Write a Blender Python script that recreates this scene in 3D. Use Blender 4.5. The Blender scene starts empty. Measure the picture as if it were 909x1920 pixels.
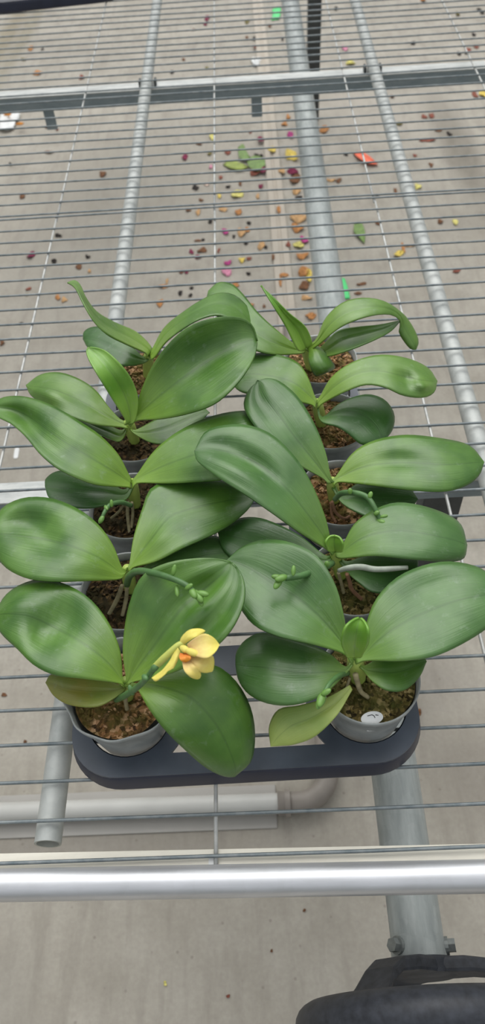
import bpy, bmesh, math, random
import numpy as np
from mathutils import Vector, Matrix
random.seed(7)
S = bpy.context.scene
COL = S.collection
# ------------------------------------------------------------------ camera
FPX = 1443.0
def _rot(p, y, r):
    cp, sp, cy, sy, cr, sr = math.cos(p), math.sin(p), math.cos(y), math.sin(y), math.cos(r), math.sin(r)
    Z = np.array([[cy, -sy, 0], [sy, cy, 0], [0, 0, 1]])
    R, F, U = Z @ np.array([1., 0, 0]), Z @ np.array([0, cp, -sp]), Z @ np.array([0, sp, cp])
    return cr * R + sr * U, -sr * R + cr * U, F
RV, UV_, FV = _rot(math.radians(51.83), math.radians(2.35), math.radians(-4.68))
MZ = 0.75                                     # height of the bench mesh above the floor
CP = np.array([.0606, 0.0, MZ + .7812])
cam = bpy.data.objects.new('camera', bpy.data.cameras.new('camera')); COL.objects.link(cam)
cam.matrix_world = Matrix(((RV[0], UV_[0], -FV[0], CP[0]), (RV[1], UV_[1], -FV[1], CP[1]),
                           (RV[2], UV_[2], -FV[2], CP[2]), (0, 0, 0, 1)))
cam.data.sensor_fit = 'VERTICAL'; cam.data.sensor_height = 36.0
cam.data.lens = FPX / 1920 * 36.0
cam.data.clip_start = 0.02
cam.data.dof.use_dof = True; cam.data.dof.focus_distance = 0.80; cam.data.dof.aperture_fstop = 7.0
S.camera = cam
# ------------------------------------------------------------------ world and light
S.view_settings.view_transform = 'Standard'; S.view_settings.look = 'None'
S.view_settings.gamma = 1.0; S.view_settings.use_curve_mapping = False
S.view_settings.exposure = 0.06
W = bpy.data.worlds.new('greenhouse_sky'); S.world = W; W.use_nodes = True
nt = W.node_tree; nt.nodes.clear()
wo = nt.nodes.new('ShaderNodeOutputWorld'); bg = nt.nodes.new('ShaderNodeBackground')
tc = nt.nodes.new('ShaderNodeTexCoord'); sp = nt.nodes.new('ShaderNodeSeparateXYZ')
rp = nt.nodes.new('ShaderNodeValToRGB')
nt.links.new(tc.outputs['Generated'], sp.inputs[0]); nt.links.new(sp.outputs['Z'], rp.inputs[0])
e = rp.color_ramp.elements
e[0].position = 0.0; e[0].color = (.14, .15, .14, 1)
e[1].position = 1.0; e[1].color = (.80, .81, .82, 1)
k = e.new(.25); k.color = (.30, .32, .31, 1)
k = e.new(.55); k.color = (.62, .64, .66, 1)
# dull bands where the roof gutters and screens cross the bright panes
wv = nt.nodes.new('ShaderNodeTexWave'); wv.inputs['Scale'].default_value = 1.3; wv.inputs['Distortion'].default_value = 1.5
nt.links.new(tc.outputs['Generated'], wv.inputs['Vector'])
mr = nt.nodes.new('ShaderNodeMapRange'); mr.inputs[3].default_value = .72; mr.inputs[4].default_value = 1.12
nt.links.new(wv.outputs['Fac'], mr.inputs[0])
mx = nt.nodes.new('ShaderNodeMix'); mx.data_type = 'RGBA'; mx.blend_type = 'MULTIPLY'; mx.inputs[0].default_value = 1
nt.links.new(rp.outputs[0], mx.inputs[6]); nt.links.new(mr.outputs[0], mx.inputs[7])
# the bright side of the overcast sky, beyond the bench
vm = nt.nodes.new('ShaderNodeVectorMath'); vm.operation = 'DOT_PRODUCT'; vm.inputs[1].default_value = (-.05, .60, .80)
nt.links.new(tc.outputs['Generated'], vm.inputs[0])
lb = nt.nodes.new('ShaderNodeMapRange'); lb.interpolation_type = 'SMOOTHSTEP'
for i_, v_ in enumerate((.74, .97, 0.0, 2.5)): lb.inputs[i_ + 1].default_value = v_
nt.links.new(vm.outputs['Value'], lb.inputs[0])
ad = nt.nodes.new('ShaderNodeMix'); ad.data_type = 'RGBA'; ad.blend_type = 'ADD'; ad.inputs[0].default_value = 1
nt.links.new(mx.outputs[2], ad.inputs[6]); cl = nt.nodes.new('ShaderNodeMix'); cl.data_type = 'RGBA'; cl.blend_type = 'MULTIPLY'; cl.inputs[0].default_value = 1
nt.links.new(lb.outputs[0], cl.inputs[6]); cl.inputs[7].default_value = (1.0, .985, .94, 1)
nt.links.new(cl.outputs[2], ad.inputs[7])
nt.links.new(ad.outputs[2], bg.inputs[0]); bg.inputs[1].default_value = 1.0
nt.links.new(bg.outputs[0], wo.inputs[0])
sun = bpy.data.lights.new('diffuse_daylight', 'SUN'); sun.energy = 0.35; sun.angle = math.radians(50); sun.color = (1, .985, .96)
so = bpy.data.objects.new('diffuse_daylight', sun); COL.objects.link(so)
so.rotation_euler = (math.radians(-28), math.radians(4), 0)

# ------------------------------------------------------------------ helpers
def P(px, py, z):
    d = (px - 454.5) / FPX * RV - (py - 960) / FPX * UV_ + FV
    return CP + (z - CP[2]) / d[2] * d
def Pa(XY, Zs):
    d = ((XY[..., 0] - 454.5) / FPX)[..., None] * RV - ((XY[..., 1] - 960) / FPX)[..., None] * UV_ + FV
    t = (Zs - CP[2]) / d[..., 2]
    return CP + t[..., None] * d
def lin(r, g, b):
    f = lambda c: (c / 255 / 12.92) if c / 255 <= .04045 else ((c / 255 + .055) / 1.055) ** 2.4
    return (f(r), f(g), f(b), 1)
def tag(o, label, cat, group=None, kind=None):
    if label: o['label'] = label
    if cat: o['category'] = cat
    if group: o['group'] = group
    if kind: o['kind'] = kind
    return o
def empty(name, loc, label=None, cat=None, group=None, rz=0):
    o = bpy.data.objects.new(name, None); COL.objects.link(o)
    o.location = Vector(loc); o.rotation_euler = (0, 0, rz); o.empty_display_size = .02
    return tag(o, label, cat, group)
def obj(name, verts, faces, mat, parent=None, origin=None, smooth=True, uv=None, solid=None, bevel=None):
    """one mesh object; verts are world points unless parent/origin is given, then they are taken relative to origin"""
    v = np.asarray(verts, float)
    if origin is None and parent is not None: origin = parent.get('_o', None)
    if origin is not None: v = v - np.asarray(origin)
    me = bpy.data.meshes.new(name); me.from_pydata([tuple(p) for p in v], [], [tuple(f) for f in faces])
    if smooth:
        for p in me.polygons: p.use_smooth = True
    if uv is not None:
        l = me.uv_layers.new(name='UVMap')
        for lp in me.loops: l.data[lp.index].uv = uv[lp.vertex_index]
    me.materials.append(mat)
    bm = bmesh.new(); bm.from_mesh(me); bmesh.ops.remove_doubles(bm, verts=bm.verts, dist=1e-6)
    if solid is None: bmesh.ops.recalc_face_normals(bm, faces=bm.faces)
    bm.to_mesh(me); bm.free(); me.update()
    o = bpy.data.objects.new(name, me); COL.objects.link(o)
    if parent: o.parent = parent
    elif origin is not None: o.location = Vector(origin)
    if solid:
        m = o.modifiers.new('thickness', 'SOLIDIFY'); m.thickness = solid; m.offset = 0
    if bevel:
        m = o.modifiers.new('bevel', 'BEVEL'); m.width = bevel; m.segments = 2; m.limit_method = 'ANGLE'
    return o
class MB:
    """collects shapes for one mesh"""
    def __init__(s): s.v = []; s.f = []
    def add(s, v, f):
        n = len(s.v); s.v += [tuple(p) for p in v]; s.f += [tuple(i + n for i in q) for q in f]; return s
    def box(s, c, d, M=None):
        c = np.asarray(c, float); h = np.asarray(d, float) / 2
        v = [np.array([x, y, z]) * h for x in (-1, 1) for y in (-1, 1) for z in (-1, 1)]
        if M is not None: v = [M @ p for p in v]
        return s.add([c + p for p in v], [(0, 1, 3, 2), (4, 6, 7, 5), (0, 4, 5, 1), (2, 3, 7, 6), (0, 2, 6, 4), (1, 5, 7, 3)])
    def tube(s, pts, r, n=12, cap=True, inner=None):
        pts = [np.asarray(p, float) for p in pts]; r = r if hasattr(r, '__len__') else [r] * len(pts)
        rings = []; prev = None
        for i, p in enumerate(pts):
            t = pts[min(i + 1, len(pts) - 1)] - pts[max(i - 1, 0)]; t = t / (np.linalg.norm(t) + 1e-12)
            if prev is None:
                a = np.array([0, 0, 1.]) if abs(t[2]) < .9 else np.array([1., 0, 0])
            else: a = prev
            u = a - t * (a @ t); u /= np.linalg.norm(u); w = np.cross(t, u); prev = u
            rings.append([p + r[i] * (math.cos(2 * math.pi * k / n) * u + math.sin(2 * math.pi * k / n) * w) for k in range(n)])
        v = [q for g in rings for q in g]; f = []
        for i in range(len(pts) - 1):
            for k in range(n):
                k2 = (k + 1) % n; f.append((i * n + k, i * n + k2, (i + 1) * n + k2, (i + 1) * n + k))
        if cap:
            f.append(tuple(range(n))[::-1]); f.append(tuple((len(pts) - 1) * n + k for k in range(n)))
        return s.add(v, f)
    def lathe(s, c, prof, n=40, wave=None):
        """prof: (radius, z) list turned about the vertical axis through c"""
        v = []; f = []
        for j, (r, z) in enumerate(prof):
            for k in range(n):
                a = 2 * math.pi * k / n; rr = r; zz = z
                if wave: rr, zz = wave(a, j, r, z)
                v.append((c[0] + rr * math.cos(a), c[1] + rr * math.sin(a), c[2] + zz))
        for j in range(len(prof) - 1):
            for k in range(n):
                k2 = (k + 1) % n; f.append((j * n + k, j * n + k2, (j + 1) * n + k2, (j + 1) * n + k))
        return s.add(v, f)
    def ball(s, c, d, n=10, M=None):
        v = []; f = []; c = np.asarray(c, float)
        for j in range(n + 1):
            th = math.pi * j / n
            for k in range(n):
                a = 2 * math.pi * k / n
                p = np.array([math.sin(th) * math.cos(a) * d[0], math.sin(th) * math.sin(a) * d[1], math.cos(th) * d[2]])
                v.append(c + (M @ p if M is not None else p))
        for j in range(n):
            for k in range(n):
                k2 = (k + 1) % n; f.append((j * n + k, (j + 1) * n + k, (j + 1) * n + k2, j * n + k2))
        return s.add(v, f)
    def build(s, name, mat, parent=None, origin=None, smooth=True, bevel=None):
        return obj(name, s.v, s.f, mat, parent, origin, smooth, bevel=bevel)
def setsmooth(o, ang=35):
    me = o.data
    for p in me.polygons: p.use_smooth = True
    try: me.set_sharp_from_angle(angle=math.radians(ang))
    except Exception: pass
    return o
def catmull(pts, n, per=None):
    p = np.asarray(pts, float); q = np.vstack([2 * p[0] - p[1], p, 2 * p[-1] - p[-2]])
    out = []
    for i in range(1, len(q) - 2):
        for t in np.linspace(0, 1, 12, endpoint=False):
            a, b, c, d = q[i - 1], q[i], q[i + 1], q[i + 2]
            out.append(.5 * (2 * b + (c - a) * t + (2 * a - 5 * b + 4 * c - d) * t * t + (3 * b - a - 3 * c + d) * t ** 3))
    out.append(p[-1]); out = np.array(out)
    L = np.r_[0, np.cumsum(np.linalg.norm(np.diff(out, axis=0), axis=1))]; L /= L[-1]
    u = np.linspace(0, 1, n) if per is None else per
    return np.stack([np.interp(u, L, out[:, k]) for k in range(p.shape[1])], 1)

# ------------------------------------------------------------------ materials
class NT:
    def __init__(s, name):
        s.m = bpy.data.materials.new(name); s.m.use_nodes = True; s.t = s.m.node_tree
        s.b = s.t.nodes['Principled BSDF']
    def n(s, kind, **kw):
        x = s.t.nodes.new('ShaderNode' + kind)
        for k_, v in kw.items(): setattr(x, k_, v)
        return x
    def l(s, a, b): s.t.links.new(a, b)
    def mix(s, fac, a, b, mode='MIX'):
        x = s.n('Mix', data_type='RGBA', blend_type=mode)
        for i, v in ((0, fac), (6, a), (7, b)):
            if hasattr(v, 'node'): s.l(v, x.inputs[i])
            else: x.inputs[i].default_value = v
        return x.outputs[2]
    def math(s, op, a, b=0.0, clamp=False):
        x = s.n('Math', operation=op, use_clamp=clamp)
        for i, v in ((0, a), (1, b)):
            if hasattr(v, 'node'): s.l(v, x.inputs[i])
            else: x.inputs[i].default_value = v
        return x.outputs[0]
    def noise(s, vec, scale, detail=4, rough=.55, dist=0):
        x = s.n('TexNoise'); x.inputs['Scale'].default_value = scale; x.inputs['Detail'].default_value = detail
        x.inputs['Roughness'].default_value = rough; x.inputs['Distortion'].default_value = dist
        if vec is not None: s.l(vec, x.inputs['Vector'])
        return x.outputs['Fac']
    def ramp(s, fac, stops):
        x = s.n('ValToRGB'); e = x.color_ramp.elements
        while len(e) < len(stops): e.new(.5)
        for k_, (p, c) in zip(e, stops): k_.position = p; k_.color = c
        s.l(fac, x.inputs[0]); return x.outputs[0]
    def rng(s, v, a, b, c, d):
        x = s.n('MapRange'); s.l(v, x.inputs[0])
        for i, q in enumerate((a, b, c, d)): x.inputs[i + 1].default_value = q
        return x.outputs[0]
    def bump(s, h, strength, dist=.002):
        x = s.n('Bump'); x.inputs['Strength'].default_value = strength; x.inputs['Distance'].default_value = dist
        s.l(h, x.inputs['Height']); s.l(x.outputs[0], s.b.inputs['Normal'])
    def set(s, col=None, rough=None, metal=None, spec=None):
        for key, v in (('Base Color', col), ('Roughness', rough), ('Metallic', metal), ('Specular IOR Level', spec)):
            if v is None: continue
            if hasattr(v, 'node'): s.l(v, s.b.inputs[key])
            else: s.b.inputs[key].default_value = v
        return s
WHITE = (1, 1, 1, 1)
def speck_mat(name, col, var=.18, scale=60, rough=.6, metal=0, spec=.5, bump=0):
    a = NT(name); co = a.n('TexCoord').outputs['Object']
    f = a.noise(co, scale, 5)
    lo = tuple(c * (1 - var) for c in col[:3]) + (1,); hi = tuple(min(1, c * (1 + var)) for c in col[:3]) + (1,)
    a.set(a.ramp(f, [(.3, lo), (.7, hi)]), rough, metal, spec)
    if bump: a.bump(f, bump, .001)
    return a.m
def leaf_mat(name, base, young, deep, rough=.34):
    a = NT(name); uvn = a.n('TexCoord'); uv = uvn.outputs['UV']; ob = uvn.outputs['Object']
    sx = a.n('SeparateXYZ'); a.l(uv, sx.inputs[0]); s_, c_ = sx.outputs[0], sx.outputs[1]
    mp = a.n('Mapping'); mp.inputs['Scale'].default_value = (2.0, 26, 1); a.l(uv, mp.inputs[0])
    vein = a.noise(mp.outputs[0], 1.6, 3, .6, .3)
    blot = a.noise(ob, 26, 3, .5)
    c1 = a.mix(a.rng(blot, .38, .64, 0, 1), base, deep)
    c2 = a.mix(a.rng(s_, .02, .42, .85, 0), c1, young)
    c3 = a.mix(a.rng(vein, .35, .7, 0, .38), c2, tuple(q * .72 for q in base[:3]) + (1,))
    d = a.math('ABSOLUTE', a.math('SUBTRACT', c_, .5))
    rib = a.rng(d, .004, .02, .35, 0)
    c4 = a.mix(rib, c3, tuple(q * .6 for q in deep[:3]) + (1,))
    dust = a.rng(a.noise(ob, 75, 6, .7), .58, .76, 0, .3)
    c5 = a.mix(dust, c4, lin(150, 165, 150))
    a.set(c5, a.rng(a.noise(ob, 40, 3), .3, .7, rough - .06, rough + .12), 0, .5)
    a.b.inputs['Coat Weight'].default_value = .26; a.b.inputs['Coat Roughness'].default_value = .26
    a.bump(vein, .3, .0012)
    return a.m
M = {}
M['leaf'] = leaf_mat('leaf_green', lin(86, 128, 47), lin(142, 176, 68), lin(60, 102, 34))
M['leaf_blue'] = leaf_mat('leaf_bluish_green', lin(82, 122, 62), lin(128, 164, 70), lin(62, 102, 46))
M['leaf_light'] = leaf_mat('leaf_light_green', lin(106, 144, 62), lin(148, 180, 74), lin(82, 122, 44))
M['leaf_dark'] = leaf_mat('leaf_deep_green', lin(66, 110, 48), lin(98, 142, 54), lin(50, 92, 38))
M['leaf_yellow'] = leaf_mat('leaf_yellowing', lin(168, 186, 98), lin(166, 182, 92), lin(140, 168, 82), .42)
M['leaf_olive'] = leaf_mat('leaf_olive_blush', lin(120, 138, 52), lin(112, 134, 52), lin(142, 138, 60), .4)
M['leaf_young'] = leaf_mat('leaf_fresh_green', lin(128, 174, 66), lin(164, 200, 94), lin(102, 156, 52), .32)
M['stem'] = speck_mat('stem_pale_green', lin(188, 212, 108), .12, 40, .4)
M['spike'] = speck_mat('spike_green', lin(80, 118, 68), .2, 90, .45)
M['bud'] = speck_mat('bud_green', lin(108, 150, 70), .2, 120, .4)
M['root'] = speck_mat('root_tan', lin(160, 150, 116), .3, 120, .7)
M['root_silver'] = speck_mat('root_silver', lin(158, 166, 154), .2, 110, .65)
M['root_brown'] = speck_mat('root_brown', lin(150, 110, 84), .3, 110, .65)
def petal_mat(name, base, blush, tip):
    a = NT(name); uv = a.n('TexCoord').outputs['UV']; sx = a.n('SeparateXYZ'); a.l(uv, sx.inputs[0])
    c = a.mix(a.rng(sx.outputs[0], .1, .8, .9, 0), base, blush)
    c = a.mix(a.rng(a.noise(uv, 9, 3), .45, .7, 0, .3), c, tip)
    a.set(c, .5, 0, .3); a.b.inputs['Subsurface Weight'].default_value = .15
    a.b.inputs['Subsurface Radius'].default_value = (.004, .004, .002)
    return a.m
M['petal'] = petal_mat('petal_yellow', lin(236, 222, 108), lin(218, 182, 140), lin(242, 232, 150))
M['petal_plain'] = petal_mat('sepal_yellow', lin(230, 216, 104), lin(224, 212, 110), lin(236, 226, 140))
M['lip'] = petal_mat('lip_orange', lin(226, 150, 40), lin(214, 120, 70), lin(236, 190, 60))
M['pedicel'] = speck_mat('pedicel_yellow_green', lin(196, 204, 104), .12, 60, .45)
def pot_mat():
    a = NT('pot_grey_plastic'); ob = a.n('TexCoord').outputs['Object']
    f = a.noise(ob, 34, 4, .6)
    a.set(a.ramp(f, [(.3, lin(146, 152, 153)), (.7, lin(192, 196, 195))]), .36, 0, .5)
    a.b.inputs['Transmission Weight'].default_value = .12
    a.bump(f, .15, .003); return a.m
M['pot'] = pot_mat()
M['pot_dark'] = speck_mat('pot_dark_grey_plastic', lin(104, 110, 114), .22, 30, .4)
def bark_mat(name, cols):
    a = NT(name); ob = a.n('TexCoord').outputs['Object']
    v = a.n('TexVoronoi'); v.inputs['Scale'].default_value = 260; a.l(ob, v.inputs['Vector'])
    sx = a.n('SeparateColor'); a.l(v.outputs['Color'], sx.inputs[0])
    c = a.ramp(sx.outputs[0], [(0, cols[0]), (.35, cols[1]), (.65, cols[2]), (1, cols[3])])
    g = a.noise(ob, 46, 4, .6)
    c = a.mix(a.rng(g, .42, .58, 0, .85), c, cols[4])
    a.set(c, .85, 0, .3); a.bump(a.noise(ob, 300, 4), .5, .002); return a.m
M['bark'] = bark_mat('bark_and_moss', [lin(44, 36, 22), lin(92, 80, 42), lin(124, 108, 60), lin(180, 160, 112), lin(76, 78, 30)])
M['bark_dark'] = bark_mat('bark_darker', [lin(30, 24, 16), lin(62, 46, 28), lin(80, 64, 36), lin(120, 92, 60), lin(48, 44, 20)])  # darker brown version of the bark mix
M['bark_red'] = bark_mat('bark_reddish', [lin(56, 38, 24), lin(110, 84, 48), lin(146, 104, 66), lin(212, 172, 134), lin(92, 84, 36)])
def galv(name, lo, hi, rough=.5, metal=.35, scale=30, streak=None):
    a = NT(name); ob = a.n('TexCoord').outputs['Object']
    mp = a.n('Mapping'); a.l(ob, mp.inputs[0])
    if streak: mp.inputs['Scale'].default_value = streak
    f = a.noise(mp.outputs[0], scale, 6, .6)
    v = a.n('TexVoronoi'); v.inputs['Scale'].default_value = 90; a.l(ob, v.inputs['Vector'])
    sx = a.n('SeparateColor'); a.l(v.outputs['Color'], sx.inputs[0])
    c = a.mix(.18, a.ramp(f, [(.3, lo), (.7, hi)]), a.ramp(sx.outputs[0], [(0, lo), (1, hi)]))
    a.set(c, rough, metal, .5); return a.m
M['wire'] = galv('galvanised_wire', lin(96, 108, 114), lin(146, 152, 154), .5, .35, 60)
M['long_wire'] = galv('galvanised_wire_pale', lin(160, 163, 163), lin(208, 208, 204), .5, .25, 60)
M['rod'] = galv('galvanised_rod', lin(156, 161, 160), lin(200, 203, 200), .55, .15, 18)
M['pipe'] = galv('galvanised_pipe', lin(144, 151, 151), lin(184, 190, 189), .55, .12, 14, (6, 1, 6))
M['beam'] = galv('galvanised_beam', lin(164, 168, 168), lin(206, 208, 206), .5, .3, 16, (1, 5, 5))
M['beam_shaded'] = galv('galvanised_beam_shaded', lin(120, 134, 142), lin(146, 158, 164), .5, .3, 16, (1, 5, 5))  # same steel as the flange, shade on the upright faces painted in
M['leg'] = galv('grey_leg_paint', lin(58, 62, 64), lin(82, 86, 88), .55, .2, 14)
M['alu'] = galv('aluminium_profile', lin(198, 200, 204), lin(218, 220, 226), .42, .75, 22, (.6, 6, 6))
M['ledge'] = galv('aluminium_ledge', lin(214, 210, 198), lin(232, 228, 216), .6, .1, 22, (.6, 6, 6))
M['tray'] = speck_mat('tray_black_plastic', lin(72, 80, 92), .2, 24, .42, 0, .5)
M['tray_far'] = speck_mat('tray_dark_blue_plastic', lin(34, 38, 56), .2, 24, .42, 0, .5)
M['wheel'] = speck_mat('handwheel_black_plastic', lin(54, 57, 64), .35, 110, .5, 0, .4, .15)
M['bolt'] = galv('bolt_zinc', lin(120, 126, 126), lin(160, 164, 162), .45, .5, 60)
M['pvc'] = speck_mat('pvc_pale_grey', lin(190, 190, 186), .06, 12, .45)
M['pvc_base'] = speck_mat('pvc_base_strip', lin(168, 165, 160), .05, 12, .5)
M['elbow'] = speck_mat('pvc_elbow_grey', lin(138, 131, 124), .12, 30, .5)
M['strip'] = speck_mat('pale_floor_strip', lin(182, 173, 160), .07, 14, .7)
M['white'] = speck_mat('white_plastic', lin(226, 228, 228), .03, 40, .5)
M['ink'] = speck_mat('black_ink', lin(40, 40, 46), .05, 40, .6)
def floor_mat():
    a = NT('concrete'); ob = a.n('TexCoord').outputs['Object']
    big = a.noise(ob, 1.1, 5, .55); mid = a.noise(ob, 9, 6, .65); fine = a.noise(ob, 110, 4, .6)
    mp = a.n('Mapping'); mp.inputs['Rotation'].default_value = (0, 0, .35); mp.inputs['Scale'].default_value = (9, 1.6, 1); a.l(ob, mp.inputs[0])
    br = a.noise(mp.outputs[0], 3.5, 4, .6)
    c = a.ramp(big, [(.3, lin(168, 163, 153)), (.7, lin(189, 183, 172))])
    c = a.mix(a.rng(mid, .38, .66, 0, .75), c, lin(154, 148, 137))
    c = a.mix(a.rng(br, .48, .72, 0, .5), c, lin(142, 136, 126))
    c = a.mix(a.rng(fine, .3, .75, 0, .28), c, lin(130, 124, 116))
    vo = a.n('TexVoronoi'); vo.inputs['Scale'].default_value = 34; a.l(ob, vo.inputs['Vector'])
    c = a.mix(a.rng(vo.outputs['Distance'], .05, .12, .45, 0), c, lin(120, 112, 104))
    # stains and darker or paler patches on the concrete: (x, y, half width, half length, turn, strength, colour)
    for x, y, w, l, rot, st, cc in [(.90, 2.95, .09, .55, .06, .62, (104, 98, 88)), (1.02, 2.35, .34, .12, -.5, .45, (116, 110, 100)),
                                    (-1.12, 4.3, .07, .9, -.08, .6, (132, 122, 96)), (-1.02, 4.4, .05, .9, -.08, .5, (132, 124, 100)),
                                    (-.42, 2.75, .34, .7, -.35, .38, (132, 128, 120)), (-.33, 1.72, .12, .22, .5, .42, (122, 116, 108)),
                                    (.46, .52, .12, .12, .2, .35, (120, 112, 104)), (.33, .72, .16, .1, 0, .4, (118, 112, 106)),
                                    (-.36, .40, .5, .05, 0, .42, (128, 122, 116)), (-.42, .12, .1, .2, .2, .3, (128, 124, 116)),
                                    (.5, 3.4, .5, .6, 0, .2, (196, 188, 178))]:
        m2 = a.n('Mapping', vector_type='TEXTURE'); m2.inputs['Location'].default_value = (x, y, 0)
        m2.inputs['Rotation'].default_value = (0, 0, rot); m2.inputs['Scale'].default_value = (w, l, 1); a.l(ob, m2.inputs[0])
        gl = a.n('VectorMath', operation='LENGTH'); a.l(m2.outputs[0], gl.inputs[0])
        dd = a.math('ADD', gl.outputs['Value'], a.rng(mid, .2, .8, -.55, .55))
        c = a.mix(a.rng(dd, .35, 1.1, st, 0), c, lin(*cc))
    a.set(c, .8, 0, .3); a.bump(fine, .15, .002); return a.m
M['floor'] = floor_mat()

# ------------------------------------------------------------------ the setting
fl = MB().add([(-6, -3, 0), (6, -3, 0), (6, 11, 0), (-6, 11, 0), (-6, -3, -.1), (6, -3, -.1), (6, 11, -.1), (-6, 11, -.1)],
              [(0, 1, 2, 3), (4, 7, 6, 5), (0, 4, 5, 1), (1, 5, 6, 2), (2, 6, 7, 3), (3, 7, 4, 0)]).build('floor', M['floor'], smooth=False)
tag(fl, 'grey concrete greenhouse floor', 'floor', kind='structure')

# bench mesh ------------------------------------------------------------
ROW = .03955; Y0 = 1.0272; Y1 = 1.3545
def mesh_panel(label, rows, ylo, yhi, xs, rz, px):
    root = empty('wire_mesh_panel', (px, ylo, MZ), label, 'bench mesh', 'wire mesh panels of the bench top', rz)
    root['_o'] = (0, 0, 0)
    m = MB(); rr = random.Random(int(ylo * 100))
    for y in rows:
        pts = []
        for i in range(23):
            x = -1.65 + i * .15
            pts.append((x - px + 0, y - ylo + .0011 * math.sin(x * 3.1 + y * 17) + rr.uniform(-.0005, .0005), .0011 * math.sin(x * 4 + y * 29)))
        m.tube(pts, .0019, 6)
    m.build('cross_wires', M['wire'], root, (0, 0, 0))
    for x in xs:
        pts = [(x - px, y - ylo, -.0038) for y in np.linspace(ylo, yhi, 12)]
        MB().tube(pts, .0021, 8).build('long_wire', M['long_wire'], root, (0, 0, 0))
    return root
mesh_panel('near galvanised wire mesh panel of the bench top, carrying the tray of orchids',
           [Y0 - ROW * i for i in range(-8, 22)], .183, Y0 + ROW * 8 + .012, [.3 * i for i in range(-5, 6)], 0, 0)
mesh_panel('far galvanised wire mesh panel of the bench top, empty, beyond the overlapping wires',
           [Y1 + ROW * i for i in range(0, 52)], Y1 - .02, Y1 + ROW * 51 + .02, [-.0006 + .2985 * i for i in range(-5, 6)], math.radians(.0), 0)

# support rods ----------------------------------------------------------
def hollow(m, a, b, r, t, n=28):
    a = np.asarray(a, float); b = np.asarray(b, float)
    k0 = len(m.v); m.tube([a, b], r, n, cap=False); k1 = len(m.v); m.tube([a, b], r - t, n, cap=False)
    for e_ in (0, n):
        for k_ in range(n):
            k2 = (k_ + 1) % n
            m.f.append((k0 + e_ + k_, k0 + e_ + k2, k1 + e_ + k2, k1 + e_ + k_))
    return m
RZ = MZ - .0062 - .0135
rodL = hollow(MB(), (-.1700, .219, RZ), (-.1575, 3.6, RZ), .0135, .0022).build('support_rod', M['rod'], None, (-.17, .219, RZ))
setsmooth(rodL); tag(rodL, 'galvanised support tube under the mesh with its open end showing left of the tray', 'support tube', 'support tubes under the mesh')
rodR = hollow(MB(), (.3620, .219, RZ), (.3905, 3.6, RZ), .0135, .0022).build('support_rod', M['rod'], None, (.366, .219, RZ))
setsmooth(rodR); tag(rodR, 'galvanised support tube under the mesh running back to the right of the plants', 'support tube', 'support tubes under the mesh')

# cross beams under the rods ---------------------------------------------
def channel(y, w, ztop, h, label, x0=-1.6, x1=1.6):
    o_ = (0, y, ztop - h)
    root = empty('cross_beam', o_, label, 'beam', 'steel cross beams under the bench'); root['_o'] = o_
    t = .003
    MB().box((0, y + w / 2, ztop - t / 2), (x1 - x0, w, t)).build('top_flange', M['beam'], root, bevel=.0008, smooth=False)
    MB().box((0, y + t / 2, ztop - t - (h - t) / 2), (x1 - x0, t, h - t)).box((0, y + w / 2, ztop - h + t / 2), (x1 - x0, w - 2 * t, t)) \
        .build('web', M['beam_shaded'], root, smooth=False)
    return root
ZB = RZ - .0135 - .0006
fb = channel(1.942, .040, ZB, .036, 'grey steel channel crossing under the mesh at the far end, pale on top')
for px, py in ((90, 207), (481, 186)):
    q = P(px, py, ZB - .038)
    MB().box((q[0], 1.952, ZB - .036 - .024), (.026, .004, .05)).build('hanging_tab', M['beam_shaded'], fb, smooth=False, bevel=.0006)
for xx in (-.1633, .3765):
    for s_ in (-1, 1):
        MB().box((xx + s_ * .0185, 1.962, ZB + .006), (.005, .022, .016)).build('rod_clip', M['leg'], fb, smooth=False, bevel=.0008)
nb = channel(.676, .038, ZB, .036, 'grey steel channel crossing under the mesh beneath the orchid tray')
for xx in (-1.2, .318):
    MB().box((xx, .697, (ZB - .037) / 2), (.056, .034, ZB - .037)).build('leg', M['leg'], nb, smooth=False, bevel=.002)

# front edge profile -----------------------------------------------------
def edge_profile():
    a = P(-400, 1667.5, .752); b = P(1300, 1635.7, .752); a, b = a - (b - a) * 1.2, b + (b - a) * 1.2
    d = (b - a) / np.linalg.norm(b - a); nrm = np.array([-d[1], d[0], 0])
    root = empty('bench_edge_profile', (a + b) / 2, 'long aluminium profile with rounded nose along the front edge of the bench', 'bench edge')
    root['_o'] = tuple((a + b) / 2)
    R_ = .0145
    MB().tube([a + d * s_ for s_ in np.linspace(0, np.linalg.norm(b - a), 20)], R_, 32).build('round_nose', M['alu'], root)
    m = MB(); L = np.linalg.norm(b - a)
    c = (a + b) / 2
    Mx = np.stack([d, nrm, np.array([0, 0, 1.])], 1)
    m.box(c + nrm * .021 + np.array([0, 0, -.0105]), (L, .020, .003), Mx)
    m.box(c + nrm * .0295 + np.array([0, 0, -.0245]), (L, .003, .028), Mx)
    m.build('ledge', M['ledge'], root, smooth=False, bevel=.0006)
edge_profile()
def scrap(name, px, py, z, w, l, rot, mat, label, cat, h=.0015, group=None):
    c = P(px, py, z); cr, sr = math.cos(rot), math.sin(rot)
    m = MB(); v = []; n = 14
    for j in range(2):
        for k_ in range(n):
            a = 2 * math.pi * k_ / n
            x = w / 2 * math.copysign(abs(math.cos(a)) ** .5, math.cos(a)); y = l / 2 * math.copysign(abs(math.sin(a)) ** .5, math.sin(a))
            v.append((c[0] + x * cr - y * sr, c[1] + x * sr + y * cr, z + j * h))
    f = [tuple(range(n))[::-1], tuple(range(n, 2 * n))] + [(k_, (k_ + 1) % n, n + (k_ + 1) % n, n + k_) for k_ in range(n)]
    o = m.add(v, f).build(name, mat, None, tuple(c), smooth=False)
    return tag(o, label, cat, group)
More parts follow.
